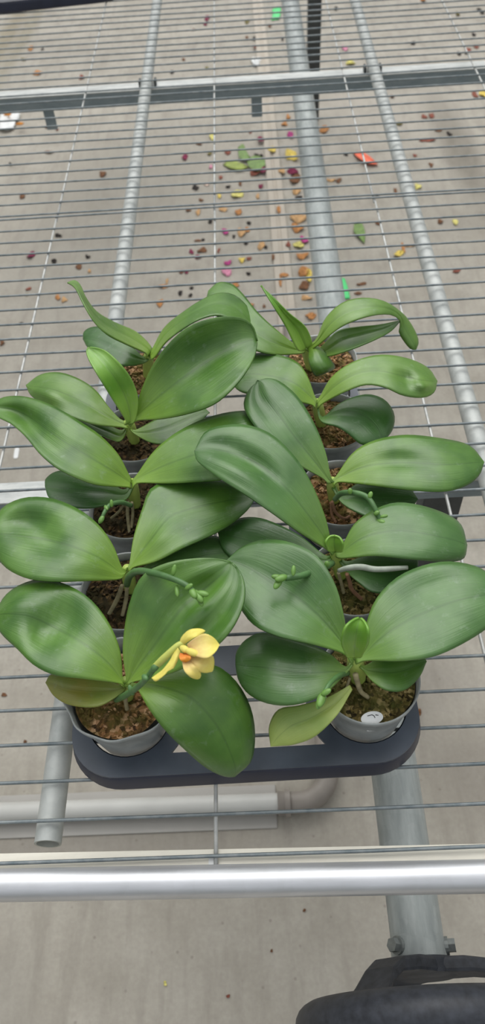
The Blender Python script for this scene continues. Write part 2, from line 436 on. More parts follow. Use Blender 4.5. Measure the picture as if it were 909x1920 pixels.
scrap('paint_chip', 396, 1617, .7432, .005, .013, 0, M['white'], 'white paint chip on the front ledge below the middle wire', 'paint chip', .0012)

# roller pipe and handwheel ----------------------------------------------
PZ = .53; PA = np.array([.2128, .116, PZ]); PB = np.array([.2520, 3.9, PZ])
pr_ = empty('roller_pipe', PA, 'thick galvanised pipe running back under the bench from the black handwheel', 'pipe'); pr_['_o'] = tuple(PA)
setsmooth(hollow(MB(), PA + np.array([.0002, .02, 0]), PB, .030, .003, 40).build('tube', M['pipe'], pr_))
MB().tube([PA + np.array([0, .018, 0]), PA + np.array([0, .038, 0])], .0312, 40).build('collar', M['pipe'], pr_); setsmooth(COL.objects[-1])
for ang in (-52, 78):
    ur = np.array([math.sin(math.radians(ang)), 0, math.cos(math.radians(ang))]); c = PA + np.array([0, .030, 0]) + ur * .0295
    m = MB().tube([c, c + ur * .0045], .0095, 16); m.tube([c + ur * .003, c + ur * .012], .0075, 6)
    m.build('bolt', M['bolt'], pr_, smooth=False)
def handwheel():
    c = np.array([.2170, .0750, PZ]); RR = .1285; rt = .0195
    root = empty('hand_wheel', c, 'black plastic spoked handwheel with scuffed rim on the end of the thick pipe', 'handwheel'); root['_o'] = tuple(c)
    m = MB(); N, n = 72, 18; v = []; f = []
    for i in range(N):
        a = 2 * math.pi * i / N; ur = np.array([math.sin(a), 0, math.cos(a)])
        for k_ in range(n):
            b = 2 * math.pi * k_ / n
            rr = rt + (.0007 if k_ in (4, 13) else 0)
            v.append(c + ur * (RR + rr * math.cos(b)) + np.array([0, 1, 0]) * rr * 1.05 * math.sin(b))
    for i in range(N):
        for k_ in range(n):
            i2, k2 = (i + 1) % N, (k_ + 1) % n
            f.append((i * n + k_, i2 * n + k_, i2 * n + k2, i * n + k2))
    m.add(v, f).build('rim', M['wheel'], root)
    h = MB().tube([c + np.array([0, y, 0]) for y in (.040, .043, .056, .059)], [.030, .036, .037, .035], 32).build('hub', M['wheel'], root); setsmooth(h)
    for q in range(3):
        a = math.radians(-40 + 120 * q); ur = np.array([math.sin(a), 0, math.cos(a)]); ut = np.array([math.cos(a), 0, -math.sin(a)])
        prof = [(.018, .050, .030, .008), (.048, .050, .026, .008), (.072, .047, .021, .008), (.092, .036, .020, .008), (.108, .020, .023, .008), (.122, .006, .027, .009)]
        vv = []; ff = []
        for r_, y_, hw, th in prof:
            for sx, sy in ((-1, -1), (1, -1), (1, 1), (-1, 1)):
                vv.append(c + ur * r_ + ut * sx * hw + np.array([0, y_ + sy * th, 0]) + ur * (-sy * th * .5))
        for i in range(len(prof) - 1):
            for k_ in range(4):
                ff.append((i * 4 + k_, i * 4 + (k_ + 1) % 4, i * 4 + 4 + (k_ + 1) % 4, i * 4 + 4 + k_))
        ff += [(3, 2, 1, 0), tuple(len(vv) - 4 + k_ for k_ in range(4))]
        MB().add(vv, ff).build('spoke', M['wheel'], root, smooth=False, bevel=.005)
handwheel()
# leg that carries the pipe beyond the far beam
q = P(585, 222, 0)
db = MB().box((q[0], q[1], (ZB + .003) / 2), (.05, .05, ZB + .003)).build('support_post', M['leg'], None, (q[0], q[1], 0), smooth=False, bevel=.002)
tag(db, 'dark grey square steel post standing beside the thick pipe beyond the far beam', 'post')
kb = MB().box((.318, 3.262, .542), (.060, .04, .012)).box((.284, 3.262, .530), (.012, .04, .06)).build('pipe_clamp', M['leg'], None, (.318, 3.262, .53), smooth=False, bevel=.001)
tag(kb, 'small dark clamp joining the thick pipe to the dark square post', 'clamp')

# floor pipe and strips --------------------------------------------------
def floor_pipe():
    ya = .470; xe = .075
    o_ = (-.5, ya, 0)
    root = empty('drain_pipe', o_, 'pale plastic pipe lying on the floor under the bench with grey elbow bend', 'pipe'); root['_o'] = o_
    MB().tube([(-1.8, ya + .012, .024), (xe, ya, .024)], .019, 24).build('straight_pipe', M['pvc'], root); setsmooth(COL.objects[-1])
    m = MB(); pts = [(xe - .012, ya, .024)]; r = .062
    for a in np.linspace(0, math.pi / 2, 12): pts.append((xe + .028 + r * math.sin(a), ya + r * (1 - math.cos(a)), .024))
    pts.append((xe + .028 + r, ya + r + .10, .024))
    m.tube(pts, [.0225] + [.0205] * (len(pts) - 1), 24); el = m.build('elbow', M['elbow'], root, ); el['label'] = 'grey elbow turning back under the tray'
    MB().tube([(xe + .002, ya, .024), (xe + .012, ya, .024)], .0262, 24).build('clamp_ring', M['elbow'], root); setsmooth(COL.objects[-1])
    m = MB().tube([(xe + .028 + r, ya + r + .10, .024), (xe + .034 + r, 1.9, .024)], .019, 20); m.build('straight_pipe', M['elbow'], root); setsmooth(COL.objects[-1])
floor_pipe()
bs = MB().box((-.87, .472, .002), (1.86, .082, .004)).build('base_strip', M['pvc_base'], None, (-.87, .472, 0), smooth=False, bevel=.001)
tag(bs, 'flat pale plastic strip on the floor beneath the straight pipe', 'strip')
fs = MB().box((.152, 4.0, .004), (.022, 5.0, .008)).box((.186, 4.0, .004), (.022, 5.0, .008)).box((.169, 4.0, .0015), (.05, 5.0, .003)).build('floor_strip', M['strip'], None, (.169, 4.0, 0), smooth=False, bevel=.001)
tag(fs, 'pale double strip on the floor running back left of the thick pipe', 'strip')

# ------------------------------------------------------------------ the carrying tray
LX, RX = -.091, .153; RYS = [.331 + .1165 * i for i in range(5)]
TZ = .776
def tray(name, label, mat, loc, rz):
    cx, cy = .0285, RYS[2]
    hx, hy, rc = .178, .296, .050
    def rrect(hx, hy, rc, n=10):
        out = []
        for qx, qy, a0 in ((hx - rc, hy - rc, 0), (-hx + rc, hy - rc, 90), (-hx + rc, -hy + rc, 180), (hx - rc, -hy + rc, 270)):
            for i in range(n + 1):
                a = math.radians(a0 + 90 * i / n); out.append((qx + rc * math.cos(a), qy + rc * math.sin(a)))
        return out
    loops = [rrect(hx, hy, rc)]
    rh = .0432
    for x in (LX, RX):
        for y in RYS: loops.append([(x - cx + rh * math.cos(2 * math.pi * k_ / 40), y - cy + rh * math.sin(2 * math.pi * k_ / 40)) for k_ in range(40)])
    ro = .0605
    for y in RYS:                                   # waisted opening between two pots of a row
        pl = []
        for i in range(11):
            t = -.041 + .082 * i / 10; pl.append((LX - cx + math.sqrt(ro * ro - t * t), y - cy + t))
        for i in range(11):
            t = .041 - .082 * i / 10; pl.append((RX - cx - math.sqrt(ro * ro - t * t), y - cy + t))
        loops.append(pl)
    cu = bpy.data.curves.new(name, 'CURVE'); cu.dimensions = '2D'; cu.fill_mode = 'BOTH'; cu.extrude = .0016
    for lp in loops:
        sp_ = cu.splines.new('POLY'); sp_.points.add(len(lp) - 1); sp_.use_cyclic_u = True
        for i, (x, y) in enumerate(lp): sp_.points[i].co = (x, y, 0, 1)
    tmp = bpy.data.objects.new('tmp', cu); COL.objects.link(tmp)
    dg = bpy.context.evaluated_depsgraph_get(); me = bpy.data.meshes.new_from_object(tmp.evaluated_get(dg))
    bpy.data.objects.remove(tmp); bpy.data.curves.remove(cu)
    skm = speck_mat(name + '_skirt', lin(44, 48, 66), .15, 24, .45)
    root = empty(name, loc, label, 'tray', 'dark plastic plant trays on the bench', rz); root['_o'] = (0, 0, 0)
    v = [tuple(p.co) for p in me.vertices]; f = [tuple(p.vertices) for p in me.polygons]; bpy.data.meshes.remove(me)
    zt = TZ - MZ - .0018
    m = MB(); m.add([(x, y, z + zt) for x, y, z in v], f)
    m.build('top_plate', mat, root, (0, 0, 0), smooth=False)
    # turned-down skirt round the outside
    m = MB(); o = rrect(hx, hy, rc); prof = [(0, zt + .0016), (.0022, zt - .0002), (.0032, zt - .004), (.0062, .004), (.0055, .0001), (.0025, .0001), (.0008, zt - .005)]
    n = len(o); vv = []
    for ex, z in prof:
        for (x, y) in rrect(hx + ex - .002, hy + ex - .002, rc + ex): vv.append((x, y, z))
    ff = [(j * n + k_, j * n + (k_ + 1) % n, (j + 1) * n + (k_ + 1) % n, (j + 1) * n + k_) for j in range(len(prof) - 1) for k_ in range(n)]
    m.add(vv, ff).build('skirt', skm, root, (0, 0, 0))
    for x in (LX, RX):
        for y in RYS:                               # ring wall that holds each pot
            m = MB().lathe((x - cx, y - cy, 0), [(rh + .001, zt + .0016), (rh + .001, zt - .012), (rh - .0012, zt - .012), (rh - .0012, zt + .0010)], 40)
            m.build('pot_ring', mat, root, (0, 0, 0))
    for y in [(RYS[i] + RYS[i + 1]) / 2 for i in range(4)]:
        MB().box((0, y - cy + .001, zt - .008), (.080, .0016, .014)).build('rib', mat, root, (0, 0, 0), smooth=False)
    return root
tray('plant_tray', 'black plastic carrying tray holding ten potted orchids on the wire mesh', M['tray'], (.0285, RYS[2], MZ + .0022), math.radians(.9))
q = P(60, 6, .77)
tray('plant_tray', 'dark empty plastic tray on the mesh at the far left corner of the bench', M['tray_far'], (q[0] + .02, q[1] + .305, MZ + .0022), math.radians(7))

# ------------------------------------------------------------------ orchids
def leaf(parent, A, B, z, tilt=0.0, fold=.18, roll=.25, dents=(), mat='leaf', name='leaf', n=30, m=15, thick=.0017, groove=.0016, wav=.0009, label=None):
    if '_stem' in parent:                          # the leaf base wraps on to the stem
        st = np.array(parent['_stem']); A = [np.array(q_, float) for q_ in A]; B = [np.array(q_, float) for q_ in B]
        c0 = (A[0] + B[0]) / 2; tg = st + np.array([0, 6.0])
        if 6 < np.linalg.norm(tg - c0) < 48:
            hwv = (A[0] - B[0]) / 2; L_ = np.linalg.norm(hwv)
            if L_ > 7: hwv = hwv / L_ * 7
            A = [tg + hwv] + A; B = [tg - hwv] + B; z = [z[0] - .003] + list(z[1:])
    u = np.linspace(0, 1, n); u = .5 * u + .5 * (1 - np.cos(np.pi * u)) / 2
    a = catmull(A, n, u); b = catmull(B, n, u)
    c = np.linspace(-1, 1, m); cc = np.sign(c) * np.abs(c) ** .85
    g = a[:, None, :] + (b - a)[:, None, :] * ((cc + 1) / 2)[None, :, None]
    zz = catmull(np.stack([np.linspace(0, 1, len(z)), z], 1), 60); zs = np.interp(u, zz[:, 0], zz[:, 1])
    hw = np.linalg.norm(a - b, axis=1) / 2 * .00054
    wn = hw / (hw.max() + 1e-9)
    Z = zs[:, None] + tilt * wn[:, None] * cc[None, :]
    Z = Z + (fold * (1 - .75 * u))[:, None] * hw[:, None] * np.abs(cc)[None, :] ** 1.5
    Z = Z - (roll * u)[:, None] * hw[:, None] * np.abs(cc)[None, :] ** 3
    Z = Z - groove * (1 - .6 * u)[:, None] * np.exp(-(cc / .11) ** 2)[None, :] * np.minimum(1, wn * 2)[:, None]
    ph = (A[0][0] * .37 + A[0][1] * .11) % 6.28
    Z = Z + wav * wn[:, None] * (np.sin(u * 9 + ph)[:, None] * np.cos(cc * 2.3 + ph)[None, :] + np.sin(u * 5.3 + ph * 2)[:, None] * cc[None, :])
    for ds, dc, rs, rc, am in dents:
        am = am * 1.7
        Z = Z + am * np.exp(-((u[:, None] - ds) / rs) ** 2 - ((cc[None, :] - dc) / rc) ** 2)
    V = Pa(g, Z).reshape(-1, 3)
    F = [(i * m + j, i * m + j + 1, (i + 1) * m + j + 1, (i + 1) * m + j) for i in range(n - 1) for j in range(m - 1)]
    uv = [(u[i], (c[j] + 1) / 2) for i in range(n) for j in range(m)]
    # keep the upper face up
    p0, p1, p2 = V[(n // 2) * m + m // 2], V[(n // 2) * m + m // 2 + 1], V[(n // 2 + 1) * m + m // 2]
    if np.cross(p1 - p0, p2 - p0)[2] < 0: F = [f[::-1] for f in F]
    # merge is skipped for uv safety: build directly
    o_ = np.asarray(parent['_o'])
    me = bpy.data.meshes.new(name); me.from_pydata([tuple(p) for p in V - o_], [], F)
    l = me.uv_layers.new(name='UVMap')
    for lp in me.loops: l.data[lp.index].uv = uv[lp.vertex_index]
    for p in me.polygons: p.use_smooth = True
    me.materials.append(M[mat]); me.update()
    o = bpy.data.objects.new(name, me); COL.objects.link(o); o.parent = parent
    md = o.modifiers.new('thickness', 'SOLIDIFY'); md.thickness = thick; md.offset = -1
    if label: o['label'] = label
    return o
def pxtube(parent, name, pts, r, mat, n=10, steps=24):
    """round stalk through (px, py, z) points"""
    w = np.array([P(*p) for p in pts]); u = np.linspace(0, 1, steps)
    c = catmull(w, steps)
    rr = np.interp(u, np.linspace(0, 1, len(r)), r) if hasattr(r, '__len__') else [r] * steps
    if 'root' in name: rr = np.asarray(rr) * .68
    if name == 'flower_spike': rr = np.asarray(rr) * .82
    return MB().tube(c, list(rr), n).build(name, M[mat], parent)
def bud(parent, px, py, z, r, l, tilt_dir, mat='bud', name='bud'):
    c = P(px, py, z); d = np.array(tilt_dir, float); d /= np.linalg.norm(d)
    a = np.array([0, 0, 1.]) if abs(d[2]) < .9 else np.array([1., 0, 0]); u = np.cross(d, a); u /= np.linalg.norm(u); w = np.cross(d, u)
    Mx = np.stack([u, w, d], 1); o_ = parent.get('_o')
    r *= .8; l *= .85
    m = MB(); m.ball(c, (r, r * .8, l), 12, Mx)
    o = obj(name, m.v, m.f, M[mat], parent, o_)
    return o
RIM = .840
def pot_and_mix(name_label, cx, cy, wavy=0.0, mat='pot', bark='bark', seed=1):
    tr = math.radians(.9); cx, cy = .0285 + (cx - .0285) - tr * (cy - RYS[2]), cy + tr * (cx - .0285)
    o_ = (cx, cy, MZ + .0024)
    root = empty('potted_orchid', o_, name_label, 'potted orchid', 'potted orchids in the tray'); root['_o'] = o_
    H = RIM - o_[2]
    prof = [(.001, .001), (.034, .0), (.0365, .003), (.0425, H * .55), (.0465, H - .012), (.0482, H - .010), (.0492, H - .002), (.0488, H), (.0474, H - .001), (.0462, H - .012), (.0415, H * .55), (.035, .006), (.001, .005)]
    rs = random.Random(seed); ph = [rs.uniform(0, 6.28) for _ in range(3)]
    def wave(a, j, r, z):
        t = max(0, (z / H - .35)) / .65
        d = wavy * t * (.5 * math.sin(3 * a + ph[0]) + .35 * math.sin(5 * a + ph[1]) + .3 * math.sin(8 * a + ph[2]))
        return r * (1 + .05 * t * (1 if wavy > 0 else 0)) + d * .6, z + d * .75 * (t > .5)
    MB().lathe(o_, prof, 72, wave if wavy else None).build('pot', M[mat], root)
    # potting mix: a lumpy surface with loose chips
    m = MB(); v = []; f = []; N, K = 10, 36
    zt = H - .010
    for i in range(N + 1):
        for k_ in range(K):
            a = 2 * math.pi * k_ / K; r = .0452 * i / N
            v.append((o_[0] + r * math.cos(a), o_[1] + r * math.sin(a), o_[2] + zt + (.004 * (1 - (i / N) ** 2)) + rs.uniform(-.0018, .0018)))
    for i in range(N):
        for k_ in range(K):
            f.append((i * K + k_, i * K + (k_ + 1) % K, (i + 1) * K + (k_ + 1) % K, (i + 1) * K + k_))
    m.add(v, f)
    for _ in range(240):
        r = .043 * math.sqrt(rs.random()); a = rs.uniform(0, 6.28)
        R3 = np.array(Matrix.Rotation(rs.uniform(0, 6.28), 3, 'Z') @ Matrix.Rotation(rs.uniform(-.6, .6), 3, 'X') @ Matrix.Rotation(rs.uniform(-.6, .6), 3, 'Y'))
        c = (o_[0] + r * math.cos(a), o_[1] + r * math.sin(a), o_[2] + zt + .004 * (1 - (r / .045) ** 2) + rs.uniform(0, .0022))
        s_ = rs.uniform(.35, 1.15)
        m.ball(c, (.0042 * s_, .0018 * s_, .0011 * s_), 5, R3)
    b = m.build('potting_mix', M[bark], root, smooth=False); b['kind'] = 'stuff'
    return root
def stem(root, px, py, z, r=.0085, lean=None):
    root['_stem'] = (px, py)
    t = P(px, py, z - .010); o_ = root['_o']; b = np.array([t[0] * .6 + o_[0] * .4, t[1] * .6 + o_[1] * .4, RIM - .008])
    pts = [b, b * .6 + t * .4, t * .75 + b * .25, t]
    MB().tube(catmull(np.array(pts), 10), list(np.interp(np.linspace(0, 1, 10), [0, .5, .85, 1], [r * .75, r * .85, r * .8, r * .55])), 14).build('stem', M['stem'], root)
PLANTS = {}
def plant(key, label, col, row, **kw):
    PLANTS[key] = pot_and_mix(label, (LX if col == 'L' else RX), RYS[row], seed=hash(key) % 97 if False else sum(map(ord, key)), **kw)
    return PLANTS[key]

# ---- left column, from the back
p = plant('L1', 'potted orchid at the far left of the tray, one narrow leaf twisting up leftward', 'L', 4, bark='bark_red')
stem(p, 278, 662, .886)
leaf(p, [(268, 668), (232, 636), (195, 615), (172, 613), (157, 622), (155, 636)], [(270, 680), (245, 685), (215, 683), (186, 671), (165, 653), (155, 636)], [.874, .884, .880, .866], mat='leaf_dark', fold=.1)
leaf(p, [(284, 650), (256, 622), (216, 604), (182, 584), (162, 558), (151, 534), (140, 525), (126, 529)], [(274, 662), (240, 646), (203, 627), (178, 603), (159, 572), (146, 546), (138, 536), (126, 529)], [.886, .915, .950, .972, .968], tilt=.014, fold=.1, roll=0, mat='leaf_light', wav=.0003)
leaf(p, [(284, 655), (308, 613), (345, 583), (377, 562), (408, 549), (440, 553), (468, 580), (480, 615)], [(290, 668), (311, 640), (345, 614), (376, 597), (408, 590), (440, 600), (465, 612), (480, 615)], [.886, .912, .930, .928, .905], tilt=.010, fold=.1, roll=.1, mat='leaf', wav=.0004)
p = plant('L2', 'potted orchid second from the back on the left, with a short upright cupped leaf', 'L', 3, bark='bark_dark')
stem(p, 240, 790, .886)
leaf(p, [(226, 786), (205, 764), (180, 732), (150, 711), (112, 698), (76, 702), (48, 722)], [(226, 800), (182, 796), (142, 785), (110, 772), (82, 758), (58, 742), (48, 722)], [.876, .892, .896, .884], dents=[(.72, .25, .16, .5, .006)], mat='leaf_light')
leaf(p, [(228, 806), (200, 795), (165, 785), (138, 783)], [(226, 826), (205, 822), (172, 806), (138, 783)], [.868, .864, .860], mat='leaf', wav=.0003)
leaf(p, [(252, 806), (292, 786), (335, 768), (375, 761), (393, 773)], [(252, 813), (286, 830), (325, 828), (368, 800), (393, 773)], [.872, .876, .872], mat='leaf')
leaf(p, [(250, 780), (266, 728), (288, 682), (316, 645), (352, 614), (394, 598), (440, 594), (470, 607), (481, 640)], [(256, 788), (302, 785), (352, 775), (400, 757), (436, 727), (464, 692), (478, 664), (481, 640)], [.886, .915, .945, .958, .950], tilt=-.014, fold=.35, roll=-.25, dents=[(.6, -.1, .22, .5, -.006)], mat='leaf')
leaf(p, [(236, 788), (212, 748), (186, 706), (168, 676), (162, 658), (167, 651)], [(254, 784), (258, 748), (246, 712), (223, 681), (196, 657), (167, 651)], [.888, .918, .950, .958], fold=.5, roll=-.2, tilt=.0, mat='leaf_young', thick=.0016)
p = plant('L3', 'potted orchid third from the back on the left, with a small nodding bud spike', 'L', 2, bark='bark_dark')
stem(p, 247, 902, .886)
leaf(p, [(232, 918), (196, 900), (150, 884), (108, 883), (86, 897), (84, 912)], [(236, 936), (202, 946), (160, 953), (116, 948), (92, 934), (84, 912)], [.874, .874, .866], mat='leaf_dark')
leaf(p, [(243, 892), (222, 852), (188, 816), (150, 790), (110, 766), (70, 749), (34, 742), (2, 746), (-18, 762)], [(240, 913), (184, 909), (142, 895), (106, 876), (75, 850), (46, 816), (20, 794), (-4, 782), (-18, 762)], [.884, .912, .930, .926, .908], dents=[(.78, .15, .13, .5, -.009), (.55, .5, .2, .4, -.004)], mat='leaf')
leaf(p, [(256, 890), (288, 846), (330, 811), (380, 786), (432, 772), (480, 772), (508, 792)], [(258, 905), (312, 906), (372, 903), (424, 897), (470, 870), (498, 830), (508, 792)], [.886, .908, .922, .914], mat='leaf', dents=[(.5, .3, .2, .4, .004)])
p_sp = pxtube(p, 'flower_spike', [(246, 948, .868), (228, 942, .882), (208, 946, .892), (196, 960, .895), (190, 976, .892)], [.0032, .0034, .003, .0022], 'spike')
p_sp['_o'] = p['_o']
bud(p_sp, 190, 974, .893, .0036, .006, (-.3, -.6, -.2)); bud(p_sp, 199, 952, .896, .0028, .005, (.3, -.6, .1)); bud(p_sp, 209, 944, .896, .0024, .005, (0, .5, .5))
pxtube(p, 'root', [(240, 940, .866), (239, 962, .850), (241, 985, .838), (243, 1001, .832)], [.0028, .0030, .0026], 'root')
pxtube(p, 'root', [(247, 942, .866), (249, 962, .848), (246, 990, .834)], .0026, 'root')
pxtube(p, 'root', [(234, 944, .862), (222, 960, .846), (208, 972, .836)], .0022, 'root')
p = plant('L4', 'potted orchid second from the front on the left, long budded spike arching right', 'L', 1, bark='bark_dark')
stem(p, 238, 1064, .884)
leaf(p, [(270, 1062), (308, 1028), (350, 1010), (396, 1004), (428, 1014), (440, 1036)], [(268, 1075), (310, 1085), (360, 1085), (410, 1070), (432, 1052), (440, 1036)], [.868, .874, .870], mat='leaf_blue')
leaf(p, [(242, 1058), (250, 1008), (266, 955), (284, 914), (330, 900), (390, 898), (440, 908), (478, 934)], [(250, 1063), (292, 1052), (340, 1028), (390, 1006), (425, 988), (450, 970), (468, 952), (478, 934)], [.880, .890, .894, .888], fold=.3, mat='leaf', dents=[(.35, .2, .18, .4, .004)])
leaf(p, [(230, 1066), (212, 1022), (186, 985), (150, 956), (100, 935), (52, 932), (14, 945), (-8, 968), (-14, 1005)], [(222, 1086), (162, 1089), (104, 1090), (54, 1085), (18, 1070), (-4, 1048), (-12, 1025), (-14, 1005)], [.884, .906, .918, .914, .900], dents=[(.68, -.35, .13, .3, -.009), (.55, .1, .12, .3, -.006), (.3, .3, .2, .4, .003)], mat='leaf')
p_sp = pxtube(p, 'flower_spike', [(238, 1096, .868), (243, 1080, .900), (258, 1071, .930), (282, 1073, .950), (312, 1081, .962), (340, 1092, .966), (358, 1104, .966), (368, 1118, .962)], [.0042, .0044, .0042, .0038, .0034, .003], 'spike', 12, 36)
p_sp['_o'] = p['_o']
for bx, by, bz, br, bl, bd in ((362, 1112, .966, .0042, .0075, (.3, -.7, .1)), (372, 1118, .964, .0045, .0085, (.4, -.7, 0)), (380, 1113, .966, .0036, .007, (.8, -.3, .1)), (376, 1128, .960, .003, .006, (.3, -.9, 0)), (326, 1069, .968, .0028, .006, (.2, .6, .5)), (332, 1108, .960, .0026, .007, (.1, -.9, -.1)), (354, 1100, .968, .003, .005, (.7, .2, .4))):
    bud(p_sp, bx, by, bz, br, bl, bd)
pxtube(p, 'root', [(229, 1098, .866), (222, 1118, .850), (212, 1138, .840), (204, 1152, .834)], [.0034, .0036, .0032], 'root')
pxtube(p, 'root', [(238, 1102, .864), (236, 1125, .846), (229, 1155, .834)], [.003, .0032, .003], 'root')
p = plant('L5', 'potted orchid at the front left of the tray bearing the open yellow flower', 'L', 0, wavy=.010, bark='bark_red')
stem(p, 235, 1276, .882)
leaf(p, [(224, 1284), (180, 1268), (128, 1262), (96, 1264), (85, 1280)], [(226, 1300), (184, 1324), (134, 1323), (102, 1306), (85, 1280)], [.872, .872, .862], mat='leaf_olive', label='olive-tinged old leaf at the lower left')
leaf(p, [(230, 1272), (226, 1222), (206, 1171), (172, 1126), (130, 1098), (82, 1085), (40, 1095), (8, 1118), (-12, 1155)], [(226, 1281), (162, 1273), (102, 1265), (62, 1246), (32, 1217), (8, 1195), (-6, 1176), (-12, 1155)], [.882, .900, .910, .906, .892], dents=[(.52, -.3, .09, .45, -.008), (.6, .25, .09, .4, -.008), (.8, -.2, .12, .4, .004)], mat='leaf')
leaf(p, [(236, 1274), (230, 1224), (234, 1172), (246, 1120), (268, 1078), (312, 1056), (362, 1047), (404, 1047), (432, 1056)], [(246, 1279), (288, 1270), (334, 1256), (386, 1226), (428, 1186), (452, 1142), (459, 1104), (450, 1072), (432, 1056)], [.884, .905, .930, .946, .948], fold=.35, roll=-.1, dents=[(.7, -.05, .12, .25, -.006), (.55, .35, .25, .12, .004), (.55, .62, .25, .1, -.003), (.5, -.4, .3, .1, .003)], mat='leaf')
leaf(p, [(262, 1280), (300, 1262), (350, 1247), (400, 1246), (438, 1272), (466, 1316), (478, 1368), (472, 1425), (440, 1457)], [(254, 1288), (278, 1328), (308, 1368), (344, 1404), (378, 1434), (404, 1450), (424, 1457), (440, 1457)], [.876, .886, .880, .850, .812], fold=.1, roll=.5, mat='leaf')
p_sp = pxtube(p, 'flower_spike', [(218, 1312, .858), (236, 1303, .880), (258, 1288, .908), (276, 1270, .930), (288, 1254, .944)], [.0036, .0037, .0034, .0032], 'spike', 12, 24)
p_sp['_o'] = p['_o']
bud(p_sp, 272, 1270, .935, .0034, .005, (.5, -.6, .3), 'spike', 'node'); bud(p_sp, 290, 1252, .948, .004, .005, (.6, .3, .4), 'spike', 'node'); bud(p_sp, 246, 1294, .897, .003, .006, (-.3, .6, .4), 'spike', 'node')
pxtube(p, 'root', [(234, 1300, .862), (236, 1318, .846), (238, 1330, .836)], .003, 'root')
fc = pxtube(p, 'flower', [(290, 1251, .946), (310, 1232, .956), (334, 1210, .964), (348, 1206, .964)], [.003, .0034, .003, .0026], 'pedicel', 10, 16)
fc['_o'] = p['_o']; fc['label'] = 'open yellow flower with orange lip'
FK = dict(n=18, m=11, thick=.0005, groove=.0005, wav=.0008)
leaf(fc, [(336, 1206), (340, 1194), (354, 1181), (371, 1178), (381, 1180), (385, 1183)], [(344, 1210), (362, 1197), (373, 1192), (381, 1188), (385, 1183)], [.966, .976, .972], mat='petal_plain', name='sepal', fold=-.3, **FK)
leaf(fc, [(333, 1214), (324, 1226), (318, 1238), (305, 1255), (293, 1264), (284, 1271)], [(339, 1222), (336, 1233), (325, 1254), (316, 1257), (308, 1266), (292, 1278), (284, 1271)], [.965, .960, .950], mat='petal_plain', name='sepal', fold=-.4, **FK)
leaf(fc, [(352, 1228), (374, 1231), (397, 1228), (402, 1240), (400, 1256), (397, 1260)], [(350, 1236), (360, 1247), (370, 1258), (384, 1262), (397, 1260)], [.966, .968, .958], mat='petal', name='sepal', fold=-.2, **FK)
leaf(fc, [(350, 1208), (361, 1199), (382, 1188), (400, 1195), (412, 1209)], [(354, 1222), (370, 1231), (389, 1233), (404, 1222), (412, 1209)], [.967, .976, .970], mat='petal', name='petal', fold=.35, roll=-.1, **FK)
leaf(fc, [(341, 1234), (342, 1244), (346, 1258), (357, 1270), (369, 1274), (375, 1272)], [(352, 1236), (362, 1245), (374, 1256), (377, 1266), (375, 1272)], [.966, .968, .956], mat='petal', name='petal', fold=.3, **FK)
leaf(fc, [(338, 1224), (336, 1231), (339, 1239), (348, 1242)], [(350, 1225), (357, 1231), (356, 1238), (348, 1242)], [.968, .972, .967], mat='lip', name='lip', fold=.6, **FK)
bud(fc, 346, 1217, .970, .0038, .007, (.5, -.5, .3), 'petal_plain', 'column')
bud(fc, 360, 1223, .973, .0040, .0072, (.85, -.45, .1), 'petal_plain', 'side_lobe')

# ---- right column, from the back
p = plant('R1', 'potted orchid at the far right of the tray, a stub leaf curled over its pot', 'R', 4, bark='bark_red')
stem(p, 574, 648, .888, .0095)
leaf(p, [(560, 650), (516, 616), (482, 584), (458, 554), (436, 533), (410, 529), (390, 545)], [(556, 663), (512, 664), (470, 652), (432, 622), (402, 588), (388, 563), (390, 545)], [.882, .905, .912, .900], fold=.2, mat='leaf')
leaf(p, [(592, 636), (610, 596), (642, 567), (682, 558), (722, 565), (756, 588), (776, 616), (785, 640), (780, 656)], [(596, 646), (640, 612), (688, 594), (730, 590), (750, 602), (747, 622), (758, 642), (770, 655), (780, 656)], [.888, .918, .936, .930, .900, .875], fold=-.05, roll=.5, mat='leaf_light')
leaf(p, [(598, 652), (632, 620), (672, 612), (712, 608), (751, 600)], [(608, 668), (650, 657), (700, 637), (732, 620), (751, 600)], [.880, .898, .904, .900], fold=.35, roll=-.2, mat='leaf')
leaf(p, [(556, 655), (535, 613), (510, 572), (494, 546), (489, 536)], [(585, 640), (572, 611), (542, 586), (512, 556), (489, 536)], [.886, .918, .955, .970], fold=.7, roll=-.4, tilt=-.002, mat='leaf_young', wav=.0002)
leaf(p, [(592, 648), (606, 655), (618, 671), (628, 686), (624, 694), (611, 700)], [(578, 654), (578, 674), (583, 692), (590, 704), (598, 705), (611, 700)], [.888, .897, .890, .866], fold=-.7, roll=.3, mat='leaf', thick=.002, label='short stub of a cut leaf curled over the pot rim')
p = plant('R2', 'potted orchid second from the back on the right, with wide arching right leaf', 'R', 3, bark='bark_red')
stem(p, 594, 752, .886)
leaf(p, [(604, 782), (630, 760), (660, 745), (692, 739), (722, 750), (739, 776), (736, 806), (716, 832)], [(602, 790), (632, 800), (656, 816), (676, 833), (700, 836), (716, 832)], [.872, .880, .876, .862], fold=.1, roll=.35, mat='leaf_dark')
leaf(p, [(590, 742), (576, 704), (556, 678), (522, 665), (482, 662), (452, 676), (432, 712)], [(584, 758), (552, 752), (512, 748), (474, 740), (446, 732), (432, 712)], [.882, .898, .896, .884], mat='leaf')
leaf(p, [(600, 742), (622, 706), (660, 679), (710, 665), (762, 671), (802, 689), (820, 714)], [(604, 756), (642, 736), (684, 721), (722, 726), (756, 741), (792, 746), (814, 736), (820, 714)], [.886, .912, .924, .916, .896], fold=.05, roll=.3, dents=[(.72, .1, .06, .4, -.005), (.82, .3, .06, .3, .005)], mat='leaf_light')
p = plant('R3', 'potted orchid third from the back on the right, knobbly green spike bending down right', 'R', 2, bark='bark_red')
stem(p, 622, 900, .886)
